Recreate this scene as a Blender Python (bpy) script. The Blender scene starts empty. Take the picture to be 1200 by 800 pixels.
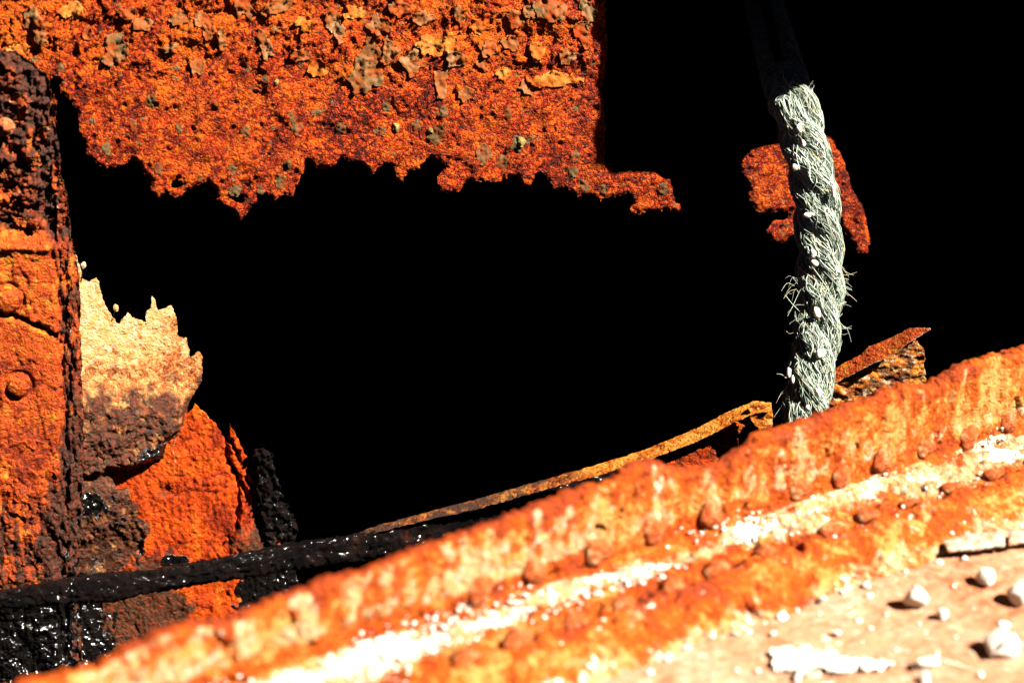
import bpy, bmesh, math, random
import numpy as np

sc = bpy.context.scene
COL = sc.collection
R = math.radians
random.seed(7)
rng = np.random.default_rng(7)

# ------------------------------------------------------------------ camera
W, H, FPX = 1200.0, 800.0, 2000.0            # photograph pixels, focal length in them
CAM = np.array((0.0, 0.0, 0.60)); PITCH = R(20)
FWD = np.array((0, math.cos(PITCH), -math.sin(PITCH)))
UP = np.array((0, math.sin(PITCH), math.cos(PITCH)))
RT = np.array((1.0, 0, 0))
cd = bpy.data.cameras.new('camera'); cam = bpy.data.objects.new('camera', cd); COL.objects.link(cam)
cam.location = CAM; cam.rotation_euler = (math.pi/2 - PITCH, 0, 0)
cd.sensor_width = 36; cd.lens = 60; cd.clip_start = .02; cd.clip_end = 200
cd.dof.use_dof = True; cd.dof.focus_distance = 1.62; cd.dof.aperture_fstop = 3.9
sc.camera = cam

# ------------------------------------------------------------------ sky and sun
SUN_EL = R(45)
SAZ = np.array((0.906, -0.423))               # horizontal direction towards the sun
SUN = np.array((SAZ[0]*math.cos(SUN_EL), SAZ[1]*math.cos(SUN_EL), math.sin(SUN_EL)))
wd = bpy.data.worlds.new('World'); sc.world = wd; wd.use_nodes = True
nt = wd.node_tree
sky = nt.nodes.new('ShaderNodeTexSky'); sky.sky_type = 'NISHITA'; sky.sun_disc = False
sky.air_density = .015; sky.dust_density = 0.0; sky.ozone_density = 1.0   # clear, deep sky: the photograph's shade is near black
sky.sun_elevation = SUN_EL; sky.sun_rotation = math.atan2(SAZ[0], SAZ[1])
bg = nt.nodes['Background']; bg.inputs['Strength'].default_value = 0.05
nt.links.new(sky.outputs[0], bg.inputs[0])
sl = bpy.data.lights.new('sun', 'SUN'); sl.energy = 5.0; sl.angle = R(0.5); sl.color = (1, .93, .82)
so = bpy.data.objects.new('sun', sl); COL.objects.link(so)
import mathutils
so.rotation_euler = mathutils.Vector(SUN).to_track_quat('Z', 'Y').to_euler()
so.location = (3, -1.5, 3.5)

sc.view_settings.view_transform = 'Standard'; sc.view_settings.look = 'None'
sc.view_settings.gamma = 1; sc.view_settings.exposure = 3.0

# ------------------------------------------------------------------ maths helpers
def ray(px, py):
    px = np.asarray(px, float); py = np.asarray(py, float)
    return FWD + RT*((px-600)/FPX)[..., None] + UP*((400-py)/FPX)[..., None]
def at(px, py, d):
    return CAM + ray(px, py)*np.asarray(d, float)[..., None]
def normal(yaw, pitch=0):
    y, p = R(yaw), R(pitch)
    return np.array((math.sin(y)*math.cos(p), -math.cos(y)*math.cos(p), math.sin(p)))
def plane(px, py, d, yaw, pitch=0):
    p0 = at(px, py, d); n = normal(yaw, pitch)
    def f(u, v):
        r = ray(u, v)
        t = ((p0-CAM)@n)/(r@n)
        return CAM + r*t[..., None]
    return f, n
def hsh(ix, iy, seed):
    h = (ix.astype(np.int64)*374761393 + iy.astype(np.int64)*668265263 + seed*1274126177) & 0xffffffff
    h = ((h ^ (h >> 13))*1274126177) & 0xffffffff
    h = ((h ^ (h >> 16))*2246822519) & 0xffffffff
    return (h ^ (h >> 15)) & 0xffffffff
def noise(x, y, seed=0):
    x = np.asarray(x, float); y = np.asarray(y, float)
    ix = np.floor(x); iy = np.floor(y); fx = x-ix; fy = y-iy
    ux = fx*fx*fx*(fx*(fx*6-15)+10); uy = fy*fy*fy*(fy*(fy*6-15)+10)
    def g(dx, dy):
        a = hsh(ix+dx, iy+dy, seed)/4294967296.0*2*math.pi
        return np.cos(a)*(fx-dx)+np.sin(a)*(fy-dy)
    a = g(0, 0)*(1-ux)+g(1, 0)*ux; b = g(0, 1)*(1-ux)+g(1, 1)*ux
    return (a*(1-uy)+b*uy)*1.5
def fbm(x, y, seed=0, o=4, gain=.5):
    s = 0; a = 1; t = 0
    for k in range(o):
        s = s+a*noise(x*2**k+17.3*k, y*2**k-9.1*k, seed+k); t += a; a *= gain
    return s/t
def cells(x, y, seed=0):
    """distance to nearest jittered point: rounded grains"""
    x = np.asarray(x, float); y = np.asarray(y, float)
    ix = np.floor(x); iy = np.floor(y); best = np.full(x.shape, 9.0)
    for dx in (-1, 0, 1):
        for dy in (-1, 0, 1):
            jx = hsh(ix+dx, iy+dy, seed)/4294967296.0; jy = hsh(ix+dx, iy+dy, seed+99)/4294967296.0
            d = (ix+dx+jx-x)**2+(iy+dy+jy-y)**2
            best = np.minimum(best, d)
    return np.sqrt(best)
def sm(x, a, b):
    t = np.clip((x-a)/(b-a), 0, 1); return t*t*(3-2*t)
def seg_dist(U, V, pts):
    d = np.full(U.shape, 1e9)
    for (x0, y0), (x1, y1) in zip(pts[:-1], pts[1:]):
        ex, ey = x1-x0, y1-y0; L = ex*ex+ey*ey+1e-9
        t = np.clip(((U-x0)*ex+(V-y0)*ey)/L, 0, 1)
        d = np.minimum(d, (U-x0-t*ex)**2+(V-y0-t*ey)**2)
    return np.sqrt(d)
def poly_sdf(U, V, pts):
    P = list(pts)+[pts[0]]
    d = seg_dist(U, V, P); ins = np.zeros(U.shape, bool)
    for (x0, y0), (x1, y1) in zip(P[:-1], P[1:]):
        if y0 == y1: continue
        c = ((y0 > V) != (y1 > V)) & (U < (x1-x0)*(V-y0)/(y1-y0)+x0)
        ins ^= c
    return np.where(ins, -d, d)

# ------------------------------------------------------------------ object helpers
ORG = {}
def empty(name, loc, label=None, cat=None, group=None):
    o = bpy.data.objects.new(name, None); COL.objects.link(o); o.location = loc
    o.empty_display_size = .03; ORG[o] = np.array(loc, float)
    tag(o, label, cat, group); return o
def tag(o, label=None, cat=None, group=None, kind=None):
    for k, v in (('label', label), ('category', cat), ('group', group), ('kind', kind)):
        if v: o[k] = v
    return o
def mk(name, V, F, mat, parent=None, attrs=None, smooth=True, origin=None):
    V = np.asarray(V, float); F = np.asarray(F, np.int32)
    og = ORG[parent] if parent else (np.array(origin, float) if origin is not None else np.array((V[:, 0].mean(), V[:, 1].mean(), V[:, 2].min())))
    me = bpy.data.meshes.new(name); n, k = F.shape
    me.vertices.add(len(V)); me.vertices.foreach_set('co', (V-og).astype(np.float32).ravel())
    me.loops.add(n*k); me.loops.foreach_set('vertex_index', F.ravel())
    me.polygons.add(n); me.polygons.foreach_set('loop_start', np.arange(0, n*k, k, dtype=np.int32))
    if smooth: me.polygons.foreach_set('use_smooth', np.ones(n, bool))
    for a, arr in (attrs or {}).items():
        at_ = me.attributes.new(a, 'FLOAT', 'POINT'); at_.data.foreach_set('value', np.asarray(arr, np.float32))
    me.update(calc_edges=True); me.validate()
    me.materials.append(mat)
    o = bpy.data.objects.new(name, me); COL.objects.link(o); ORG[o] = og
    if parent: o.parent = parent
    else: o.location = og
    return o
def sheet(name, poly, pos, nrm, mat, res=1.6, hfn=None, thick=.004, rag=((2.0, 9), (1.0, 4)), holes=(), afn=None, parent=None, seed=0, edge=6, **kw):
    """a torn steel sheet: outline traced in the photograph, stood on its own plane, with relief, thickness and ragged edge"""
    P = np.array(poly, float)
    x = np.arange(P[:, 0].min()-4, P[:, 0].max()+4+res, res); y = np.arange(P[:, 1].min()-4, P[:, 1].max()+4+res, res)
    U, V = np.meshgrid(x, y)
    def sdf(U, V):
        d = poly_sdf(U, V, poly)
        for (hx, hy, rx, ry) in holes:
            q = np.sqrt(((U-hx)/rx)**2+((V-hy)/ry)**2); d = np.maximum(d, (1-q)*min(rx, ry))
        for k, (a, wl) in enumerate(rag): d = d+a*fbm(U/wl, V/wl, seed+50+k*7, 2)
        return d
    d = sdf(U, V)
    ins = d < 0
    q = ins[:-1, :-1] | ins[1:, :-1] | ins[:-1, 1:] | ins[1:, 1:]
    use = np.zeros(ins.shape, bool)
    for a, b in ((0, 0), (1, 0), (0, 1), (1, 1)): use[a:a+q.shape[0], b:b+q.shape[1]] |= q
    gy, gx = np.gradient(d, res); gl = np.sqrt(gx*gx+gy*gy)+1e-6
    out = use & ~ins; mv = np.clip(d/gl, 0, res*1.3)
    U = np.where(out, U-gx/gl*mv, U); V = np.where(out, V-gy/gl*mv, V); d = np.where(out, 0, d)
    idx = -np.ones(ins.shape, np.int64); idx[use] = np.arange(use.sum()); n = int(use.sum())
    u, v, dd = U[use], V[use], -d[use]
    h = hfn(u, v, dd) if hfn else np.zeros(n)
    p = pos(u, v); th = thick*(.35+.65*sm(dd, 0, edge))
    front = p+nrm*h[:, None]; back = p+nrm*(np.minimum(h, 0)*.6-th)[:, None]
    r, c = np.nonzero(q)
    A, B, C_, D = idx[r, c], idx[r, c+1], idx[r+1, c+1], idx[r+1, c]
    ff = np.stack((A, D, C_, B), 1); bf = np.stack((A, B, C_, D), 1)+n
    qp = np.pad(q, 1); side = []
    for (dr, dc, e0, e1) in ((-1, 0, A, B), (0, 1, B, C_), (1, 0, C_, D), (0, -1, D, A)):
        m = ~qp[r+1+dr, c+1+dc]; side.append(np.stack((e0[m], e1[m], e1[m]+n, e0[m]+n), 1))
    F = np.concatenate([ff, bf]+side)
    at_ = afn(u, v, dd) if afn else {}
    at_ = {k: np.concatenate((a, a)) for k, a in at_.items()}
    hh = h if hfn else np.zeros(n)
    return mk(name, np.concatenate((front, back)), F, mat, parent, at_, **kw)

def grid_faces(nr, nc):
    i = np.arange(nr*nc).reshape(nr, nc)
    return np.stack((i[:-1, :-1].ravel(), i[:-1, 1:].ravel(), i[1:, 1:].ravel(), i[1:, :-1].ravel()), 1)

def blob(cx, cy, rx, ry, n=11, jit=.35, ang=0.0, rs=None):
    rs = rs or random; pts = []
    for k in range(n):
        a = 2*math.pi*k/n; q = 1+rs.uniform(-jit, jit)
        x, y = rx*q*math.cos(a), ry*q*math.sin(a)
        pts.append((cx+x*math.cos(ang)-y*math.sin(ang), cy+x*math.sin(ang)+y*math.cos(ang)))
    return pts

# ------------------------------------------------------------------ materials
ALB = .25                                     # display colours to surface reflectance
def lin(r, g, b):
    f = lambda c: (c/255/12.92) if c/255 <= .04045 else ((c/255+.055)/1.055)**2.4
    return (f(r)*ALB, f(g)*ALB, f(b)*ALB, 1)
class N:
    def __init__(s, name):
        s.m = bpy.data.materials.new(name); s.m.use_nodes = True; s.t = s.m.node_tree
        s.b = s.t.nodes['Principled BSDF']; s.tc = s.t.nodes.new('ShaderNodeTexCoord').outputs['Object']
    def n(s, typ, ins=None, **kw):
        o = s.t.nodes.new(typ)
        for k, v in kw.items(): setattr(o, k, v)
        for k, v in (ins or {}).items():
            if isinstance(v, bpy.types.NodeSocket): s.t.links.new(v, o.inputs[k])
            else: o.inputs[k].default_value = v
        return o
    def noise(s, scale, detail=6, rough=.6, vec=None, dist=0):
        return s.n('ShaderNodeTexNoise', {'Vector': vec or s.tc, 'Scale': scale, 'Detail': detail, 'Roughness': rough, 'Distortion': dist}).outputs[0]
    def ramp(s, fac, stops, interp='LINEAR'):
        o = s.n('ShaderNodeValToRGB', {0: fac}); e = o.color_ramp.elements; o.color_ramp.interpolation = interp
        while len(e) < len(stops): e.new(.5)
        for el, (p, c) in zip(e, stops): el.position = p; el.color = c if len(c) == 4 else (*c, 1)
        return o.outputs[0]
    def mix(s, fac, a, b, mode='MIX'):
        o = s.n('ShaderNodeMix', data_type='RGBA', blend_type=mode)
        for k, v in ((0, fac), (6, a), (7, b)):
            if isinstance(v, bpy.types.NodeSocket): s.t.links.new(v, o.inputs[k])
            else: o.inputs[k].default_value = v
        return o.outputs[2]
    def math(s, op, a, b=0.0, c=0.0, clamp=False):
        o = s.n('ShaderNodeMath', operation=op, use_clamp=clamp)
        for k, v in enumerate((a, b, c)):
            if isinstance(v, bpy.types.NodeSocket): s.t.links.new(v, o.inputs[k])
            else: o.inputs[k].default_value = v
        return o.outputs[0]
    def attr(s, name): return s.n('ShaderNodeAttribute', attribute_name=name).outputs['Fac']
    def stretch(s, sc_): return s.n('ShaderNodeMapping', {'Vector': s.tc, 'Scale': sc_}).outputs[0]
    def band(s, v, a, b): return s.n('ShaderNodeMapRange', {0: v, 1: a, 2: b, 3: 0.0, 4: 1.0}).outputs[0]

def rust(name, cols, scale=14, grain=230, gamt=.5, dark=lin(40, 26, 20), dark2=lin(85, 60, 48), pale=lin(225, 190, 140),
         pale2=lin(240, 225, 200), rough=.62, bump=.5, streak=None, spec=.05, speck=None, bscale=1.0, gpig=.12):
    m = N(name)
    big = m.noise(scale, 9, .65, dist=.3)
    v = m.n('ShaderNodeTexVoronoi', {'Vector': m.tc, 'Scale': grain, 'Randomness': 1.0})
    v.inputs['Detail'].default_value = 1.5; v.inputs['Roughness'].default_value = .6; wv_ = m.n('ShaderNodeVectorMath', {0: m.tc, 1: m.n('ShaderNodeVectorMath', {0: m.n('ShaderNodeTexNoise', {'Vector': m.tc, 'Scale': 130.0, 'Detail': 3.0}).outputs['Color'], 'Scale': .012}, operation='SCALE').outputs[0]}, operation='ADD').outputs[0]; m.t.links.new(wv_, v.inputs['Vector'])
    vd, vc = v.outputs['Distance'], v.outputs['Color']
    vr = m.n('ShaderNodeSeparateColor', {0: vc}).outputs[0]
    fine = m.noise(grain*1.6, 4, .7)
    f = m.math('ADD', big, m.math('MULTIPLY', m.math('SUBTRACT', vr, .5), gamt*.45))
    f = m.math('ADD', f, m.math('MULTIPLY', m.math('SUBTRACT', fine, .5), gamt*.6))
    f = m.math('ADD', f, m.math('MULTIPLY', m.math('SUBTRACT', .42, vd), gpig))
    f = m.math('ADD', f, m.attr('lift'))
    if streak:
        st = m.noise(streak, 5, .6, vec=m.stretch((1, 1, .16)))
        f = m.math('ADD', f, m.math('MULTIPLY', m.math('SUBTRACT', st, .5), .9))
    k = len(cols)
    col = m.ramp(f, [(.30+.44*i/(k-1), c) for i, c in enumerate(cols)])
    if speck:
        s2 = m.noise(90, 3, .5); col = m.mix(m.band(s2, .66, .70), col, speck)
    # encrusted dark scale
    dn = m.noise(60, 7, .7); ad = m.attr('dark')
    dm = m.band(m.math('ADD', ad, m.math('MULTIPLY', m.math('SUBTRACT', dn, .5), 1.5)), .36, .74)
    dcol = m.ramp(m.noise(230, 9, .85), [(.36, dark), (.50, dark2), (.58, cols[0]), (.67, lin(128, 88, 52)), (.75, lin(196, 150, 96))])
    col = m.mix(dm, col, dcol)
    # salt / lime crust
    pn = m.noise(110, 7, .7); ap = m.attr('pale')
    pm = m.band(m.math('ADD', ap, m.math('MULTIPLY', m.math('SUBTRACT', pn, .5), 1.2)), .42, .66)
    pcol = m.mix(m.band(m.noise(200, 4, .6), .46, .68), pale, pale2)
    col = m.mix(pm, col, pcol)
    sn = m.noise(75, 9, .78); sa = m.attr('salt')
    smk = m.band(m.math('ADD', sa, m.math('MULTIPLY', m.math('SUBTRACT', sn, .5), 1.7)), .50, .60)
    col = m.mix(smk, col, m.mix(m.band(m.noise(320, 4, .6), .35, .6), (.36, .28, .18, 1), (.46, .43, .37, 1)))
    # tarry wet patches
    wt = m.attr('wet'); wm = m.band(m.math('ADD', wt, m.math('MULTIPLY', m.math('SUBTRACT', dn, .5), .8)), .45, .55)
    col = m.mix(wm, col, (.002, .0016, .0014, 1))
    m.t.links.new(col, m.b.inputs['Base Color'])
    ro = m.math('ADD', m.math('MULTIPLY', fine, .35), rough-.18)
    ro = m.math('SUBTRACT', ro, m.math('MULTIPLY', wm, .5), clamp=True)
    m.t.links.new(ro, m.b.inputs['Roughness'])
    m.t.links.new(m.math('ADD', m.math('MULTIPLY', wm, .30), spec), m.b.inputs['Specular IOR Level'])
    hgt = m.math('ADD', m.math('MULTIPLY', vd, -1.0), m.math('MULTIPLY', fine, .9))
    hgt = m.math('ADD', hgt, m.math('MULTIPLY', m.noise(grain*.30, 10, .78), 1.5))
    hm = m.n('ShaderNodeMix', data_type='FLOAT')
    m.t.links.new(wm, hm.inputs[0]); m.t.links.new(hgt, hm.inputs[2]); m.t.links.new(m.math('MULTIPLY', m.noise(95, 3, .5), 3.2), hm.inputs[3]); hgt = hm.outputs[0]
    bp = m.n('ShaderNodeBump', {'Strength': bump, 'Distance': m.math('MULTIPLY', m.math('ADD', m.math('MULTIPLY', wm, 1.6), 1.0), .0024*bscale), 'Height': hgt})
    m.t.links.new(bp.outputs[0], m.b.inputs['Normal'])
    return m.m

RED, DKR = lin(112, 30, 8), lin(60, 18, 8)
M = {}
M['plate'] = rust('rusted_plate', [lin(88, 18, 3), lin(184, 47, 3), lin(216, 72, 5), lin(240, 112, 16)], 20, 300, .95, speck=lin(150, 112, 66), bump=.75, dark=lin(46, 12, 4), dark2=lin(96, 32, 8), gpig=.32, spec=.06, rough=.42)
M['column'] = rust('rusted_frame', [lin(140, 44, 8), lin(210, 76, 8), lin(228, 98, 12), lin(232, 146, 36)], 20, 240, .5, dark=lin(20, 14, 12), dark2=lin(72, 46, 30), bump=.65, spec=.10)
M['pale'] = rust('salt_bleached_plate', [lin(136, 50, 18), lin(205, 108, 42), lin(225, 146, 74), lin(235, 182, 112)], 26, 260, .8, pale=lin(240, 180, 104), pale2=lin(250, 226, 184), bump=.6, dark2=lin(78, 46, 24), dark=lin(16, 11, 7), spec=.12)
M['orange'] = rust('orange_plate', [lin(140, 40, 8), lin(212, 72, 8), lin(220, 82, 9), lin(232, 122, 24)], 16, 220, .45, dark=lin(30, 22, 16), dark2=lin(84, 60, 40), bump=.55)
M['coaming'] = rust('coaming_rust', [lin(186, 76, 34), lin(222, 90, 20), lin(232, 116, 32), lin(246, 178, 96)], 24, 200, .5, streak=46, pale=lin(240, 186, 118), pale2=lin(252, 232, 200), bump=.7, bscale=1.5)
M['bar'] = rust('brown_bar', [lin(70, 30, 8), lin(172, 78, 16), lin(224, 118, 24), lin(242, 168, 70)], 40, 300, .7, bump=.6)
M['rivet'] = rust('rivet_rust', [lin(130, 52, 30), lin(186, 86, 44), lin(205, 120, 70), lin(220, 160, 110)], 60, 260, .6, bump=.6)
M['rivet_fg'] = rust('coaming_rivet_rust', [lin(196, 84, 44), lin(214, 98, 44), lin(226, 124, 66), lin(240, 176, 124)], 40, 200, .6, bump=.7, bscale=1.5)
M['deck'] = rust('deck_scale', [lin(200, 118, 80), lin(218, 156, 116), lin(228, 172, 136), lin(244, 206, 176)], 9, 160, .5, pale=lin(240, 225, 200), pale2=lin(248, 242, 232), dark=lin(150, 70, 30), dark2=lin(170, 90, 50), bump=.35)
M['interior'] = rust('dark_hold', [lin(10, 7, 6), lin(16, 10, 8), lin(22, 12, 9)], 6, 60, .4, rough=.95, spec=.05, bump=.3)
M['rivet_dark'] = rust('dark_rivet', [lin(60, 28, 14), lin(120, 52, 18), lin(160, 74, 24)], 60, 300, .8, bump=.7)

def flake_mat(name, a, b, c):
    m = N(name); f = m.noise(50, 7, .65); g = m.noise(260, 4, .7)
    col = m.ramp(m.math('ADD', f, m.math('MULTIPLY', m.math('SUBTRACT', g, .5), .5)), [(.38, a), (.52, b), (.70, c)])
    m.t.links.new(col, m.b.inputs['Base Color']); m.b.inputs['Roughness'].default_value = .7; m.b.inputs['Specular IOR Level'].default_value = .08
    bp = m.n('ShaderNodeBump', {'Strength': .6, 'Distance': .0012, 'Height': g}); m.t.links.new(bp.outputs[0], m.b.inputs['Normal'])
    return m.m
M['flake'] = flake_mat('paint_flake', lin(200, 74, 10), lin(172, 100, 44), lin(190, 142, 98))
M['flake2'] = flake_mat('green_paint_flake', lin(190, 80, 16), lin(150, 108, 62), lin(164, 140, 100))
M['flake3'] = flake_mat('ochre_flake', lin(206, 84, 16), lin(226, 128, 34), lin(224, 166, 90))
M['scab'] = flake_mat('grey_scab', lin(160, 62, 14), lin(118, 92, 52), lin(136, 118, 80))
M['scab2'] = flake_mat('yellow_scab', lin(120, 90, 50), lin(200, 170, 90), lin(230, 210, 130))

def wet_mat():
    m = N('wet_black_tar'); f = m.noise(40, 6, .65); g = m.noise(150, 2, .5)
    col = m.ramp(f, [(.40, (.0012, .001, .001)), (.62, (.003, .002, .0018)), (.78, (.03, .006, .002))])
    m.t.links.new(col, m.b.inputs['Base Color'])
    m.t.links.new(m.math('ADD', m.math('MULTIPLY', g, .05), .02), m.b.inputs['Roughness'])
    m.b.inputs['Specular IOR Level'].default_value = .16
    h = m.math('ADD', m.noise(45, 2, .5), g)
    bp = m.n('ShaderNodeBump', {'Strength': .8, 'Distance': .0040, 'Height': h}); m.t.links.new(bp.outputs[0], m.b.inputs['Normal'])
    return m.m
M['wet'] = wet_mat()
def stone_mat():
    m = N('white_stone'); f = m.noise(70, 6, .6)
    col = m.ramp(f, [(.3, (.26, .21, .155, 1)), (.5, (.38, .34, .29, 1)), (.7, (.45, .43, .39, 1))])
    m.t.links.new(col, m.b.inputs['Base Color']); m.b.inputs['Roughness'].default_value = .8
    bp = m.n('ShaderNodeBump', {'Strength': .5, 'Distance': .002, 'Height': m.noise(160, 6, .7)}); m.t.links.new(bp.outputs[0], m.b.inputs['Normal'])
    return m.m
M['stone'] = stone_mat()
def rope_mat():
    m = N('weathered_rope'); r = m.attr('rnd')
    col = m.ramp(r, [(0, (.022, .03, .022)), (.3, (.085, .115, .09)), (.6, (.175, .22, .175)), (.84, (.29, .325, .26)), (.95, (.30, .21, .085)), (1, (.42, .41, .36))])
    col = m.mix(m.band(m.noise(60, 4, .6), .60, .72), col, (.25, .21, .10, 1), 'MIX')
    m.t.links.new(col, m.b.inputs['Base Color']); m.b.inputs['Roughness'].default_value = .7
    return m.m
M['rope'] = rope_mat()
def core_mat():
    m = N('rope_core'); f = m.noise(300, 4, .7, vec=m.stretch((1, 1, .2)))
    m.t.links.new(m.ramp(f, [(.3, lin(40, 44, 36)), (.7, lin(96, 100, 84))]), m.b.inputs['Base Color']); m.b.inputs['Roughness'].default_value = .9
    return m.m
M['core'] = core_mat()

# ================================================================== SETTING
WALL, NW = plane(695, 210, 1.66, 10)
# dark hold behind the torn plating: floor, back, ceiling, ends
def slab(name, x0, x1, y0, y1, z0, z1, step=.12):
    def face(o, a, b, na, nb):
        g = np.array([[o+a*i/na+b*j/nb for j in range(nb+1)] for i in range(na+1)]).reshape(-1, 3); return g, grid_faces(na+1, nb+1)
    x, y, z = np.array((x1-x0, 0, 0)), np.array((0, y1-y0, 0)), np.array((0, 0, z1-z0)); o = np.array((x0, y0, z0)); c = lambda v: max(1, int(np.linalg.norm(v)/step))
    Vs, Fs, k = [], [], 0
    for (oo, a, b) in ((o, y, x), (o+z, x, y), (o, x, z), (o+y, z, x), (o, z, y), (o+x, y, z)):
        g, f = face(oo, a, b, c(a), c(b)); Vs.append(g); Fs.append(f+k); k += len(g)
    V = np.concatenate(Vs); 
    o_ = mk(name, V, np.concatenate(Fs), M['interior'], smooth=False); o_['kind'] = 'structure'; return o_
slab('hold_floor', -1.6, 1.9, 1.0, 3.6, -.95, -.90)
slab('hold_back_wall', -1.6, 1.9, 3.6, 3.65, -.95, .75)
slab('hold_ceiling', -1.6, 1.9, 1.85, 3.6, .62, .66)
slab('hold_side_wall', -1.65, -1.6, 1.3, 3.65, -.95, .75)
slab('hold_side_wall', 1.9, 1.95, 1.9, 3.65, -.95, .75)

# --- deck and riveted coaming, laid out along one line
TH = R(34); CU = np.array((math.cos(TH), math.sin(TH), 0)); CN = np.array((math.sin(TH), -math.cos(TH), 0)); F0 = np.array((-.07, 1.02, 0))
def SWZ(s, w, z): return F0+np.asarray(s)[..., None]*CU+np.asarray(w)[..., None]*CN+np.asarray(z)[..., None]*np.array((0, 0, 1.0))
def on_deck(px, py, z=0.0):
    r = ray(px, py); t = (z-CAM[2])/r[..., 2]; return CAM+r*t[..., None]
def deck_sw(px, py, z=0.0):
    p = on_deck(np.array(float(px)), np.array(float(py)), z)-F0; return float(p@CU), float(p@CN)
def face_sz(px, py, w=0.0):
    r = ray(np.array(float(px)), np.array(float(py))); t = ((F0+CN*w-CAM)@CN)/(r@CN); p = CAM+r*t; return float((p-F0)@CU), float(p[2])
top = [face_sz(*p, w=-.012) for p in ((-60, 826), (13, 799), (34, 789), (111, 772), (155, 745), (216, 724), (270, 719), (314, 694), (395, 669), (425, 659), (470, 642), (515, 626), (560, 611), (605, 594), (650, 576), (686, 565), (713, 556), (735, 537), (762, 536), (785, 545), (812, 543), (843, 536), (864, 520), (884, 502), (920, 493), (960, 481), (1000, 466), (1050, 447), (1085, 449), (1120, 424), (1160, 410), (1200, 404))]
ts = np.array([t[0] for t in top]); tz = np.array([t[1] for t in top])
print('coaming s range', ts.min(), ts.max(), 'heights', np.round(tz, 3))
# deck sheet
sv = np.concatenate((np.linspace(-.42, -.22, 20), np.arange(-.21, .62, .0022), np.linspace(.63, .85, 20)))
wv = np.concatenate((np.arange(.075, .36, .0022), np.linspace(.37, .52, 8)))
S, Wd = np.meshgrid(sv, wv, indexing='ij')
dz = .0022*fbm(S*14, Wd*14, 3, 4)+.0016*np.maximum(0, fbm(S*45, Wd*60, 9, 4))*2+.0012*fbm(S*30, Wd*130, 19, 3)
ps, pw = deck_sw(965, 773); qs, qw = S-ps, Wd-pw
patch = np.exp(-((qs*.8-qw*.55)/.055)**2-((qs*.55+qw*.8)/.011)**2)
dk = tag(mk('deck', SWZ(S, Wd, dz).reshape(-1, 3), grid_faces(*S.shape)[:, ::-1], M['deck'],
     attrs={'salt': (.05+.95*fbm(S*40, Wd*75, 83, 5, .72)+.45*patch).ravel(), 'pale': (.12+.75*fbm(S*16, Wd*40, 31, 5, .65)-.6*sm(Wd, .10, .16)*0).ravel(), 'dark': (.10+.75*fbm(S*9, Wd*30, 41, 4)+.25*(1-sm(Wd, .09, .12))).ravel()}), kind='structure')

coam = empty('riveted_coaming', F0, 'rusted riveted steel coaming running diagonally across the foreground, white crust at its foot', 'coaming')
ss = np.concatenate((np.linspace(-.5, -.29, 60), np.arange(-.285, .64, .0014), np.linspace(.645, .9, 60)))
Hs = np.interp(ss, ts, tz, left=tz[0], right=tz[-1])
Hs = np.convolve(np.pad(Hs, 3, mode='edge'), np.ones(7)/7, 'valid')+.0035*fbm(ss*60, ss*0, 5, 3)+.002*noise(ss*220, ss*0, 8)
prof = [('b', -.016, -.30, 14), ('b', -.016, 0, 30), ('t', -.016, -.008, 8), ('t', -.011, -.001, 6), ('t', -.004, -.0005, 8), ('t', .0, -.006, 52), ('b', .001, .026, 9), ('b', .006, .020, 10),
        ('b', .020, .018, 28), ('b', .055, .019, 7), ('b', .062, .024, 6), ('b', .070, .021, 22), ('b', .098, .001, 8), ('b', .100, -.02, 0)]
wl, zl, ql = [], [], []
for i in range(len(prof)-1):
    k0, w0, z0, n_ = prof[i]; k1, w1, z1, _ = prof[i+1]
    a0 = z0+(Hs if k0 == 't' else 0*Hs); a1 = z1+(Hs if k1 == 't' else 0*Hs)
    for j in range(n_):
        f = j/n_; wl.append(w0+(w1-w0)*f+0*Hs); zl.append(a0+(a1-a0)*f)
wl.append(.100+0*Hs); zl.append(-.02+0*Hs)
Wc = np.array(wl); Zc = np.array(zl); Sc = np.broadcast_to(ss, Wc.shape)
arc = np.concatenate((np.zeros((1, len(ss))), np.cumsum(np.hypot(np.diff(Wc, axis=0), np.diff(Zc, axis=0)), 0)))
P = SWZ(Sc, Wc, Zc)
t1 = np.gradient(P, axis=0); t2 = np.gradient(P, axis=1); nn = np.cross(t1, t2); nn /= np.linalg.norm(nn, axis=2, keepdims=True)+1e-9
if (nn[60, 300]@CN) < 0: nn = -nn
onface = sm(Zc, .03, .045)*(Wc > -.003); foot = sm(Wc, -.002, .004)*(1-sm(Zc, .035, .055)); flat = sm(Wc, .010, .02)*(1-sm(Wc, .05, .062))
A_ = arc-.30
hd = .004*fbm(Sc*22, A_*22, 1, 4)+.0022*fbm(Sc*90, A_*60, 2, 3)+.0030*onface*fbm(Sc*75, A_*14, 4, 3)
hd += foot*(.004*np.maximum(0, fbm(Sc*50, A_*50, 6, 3))*2+.0035*(.5-cells(Sc*110, A_*110, 7))*sm(fbm(Sc*12, A_*20, 8, 2), -.1, .2))
hd *= sm(Zc, -.05, .0)
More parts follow.
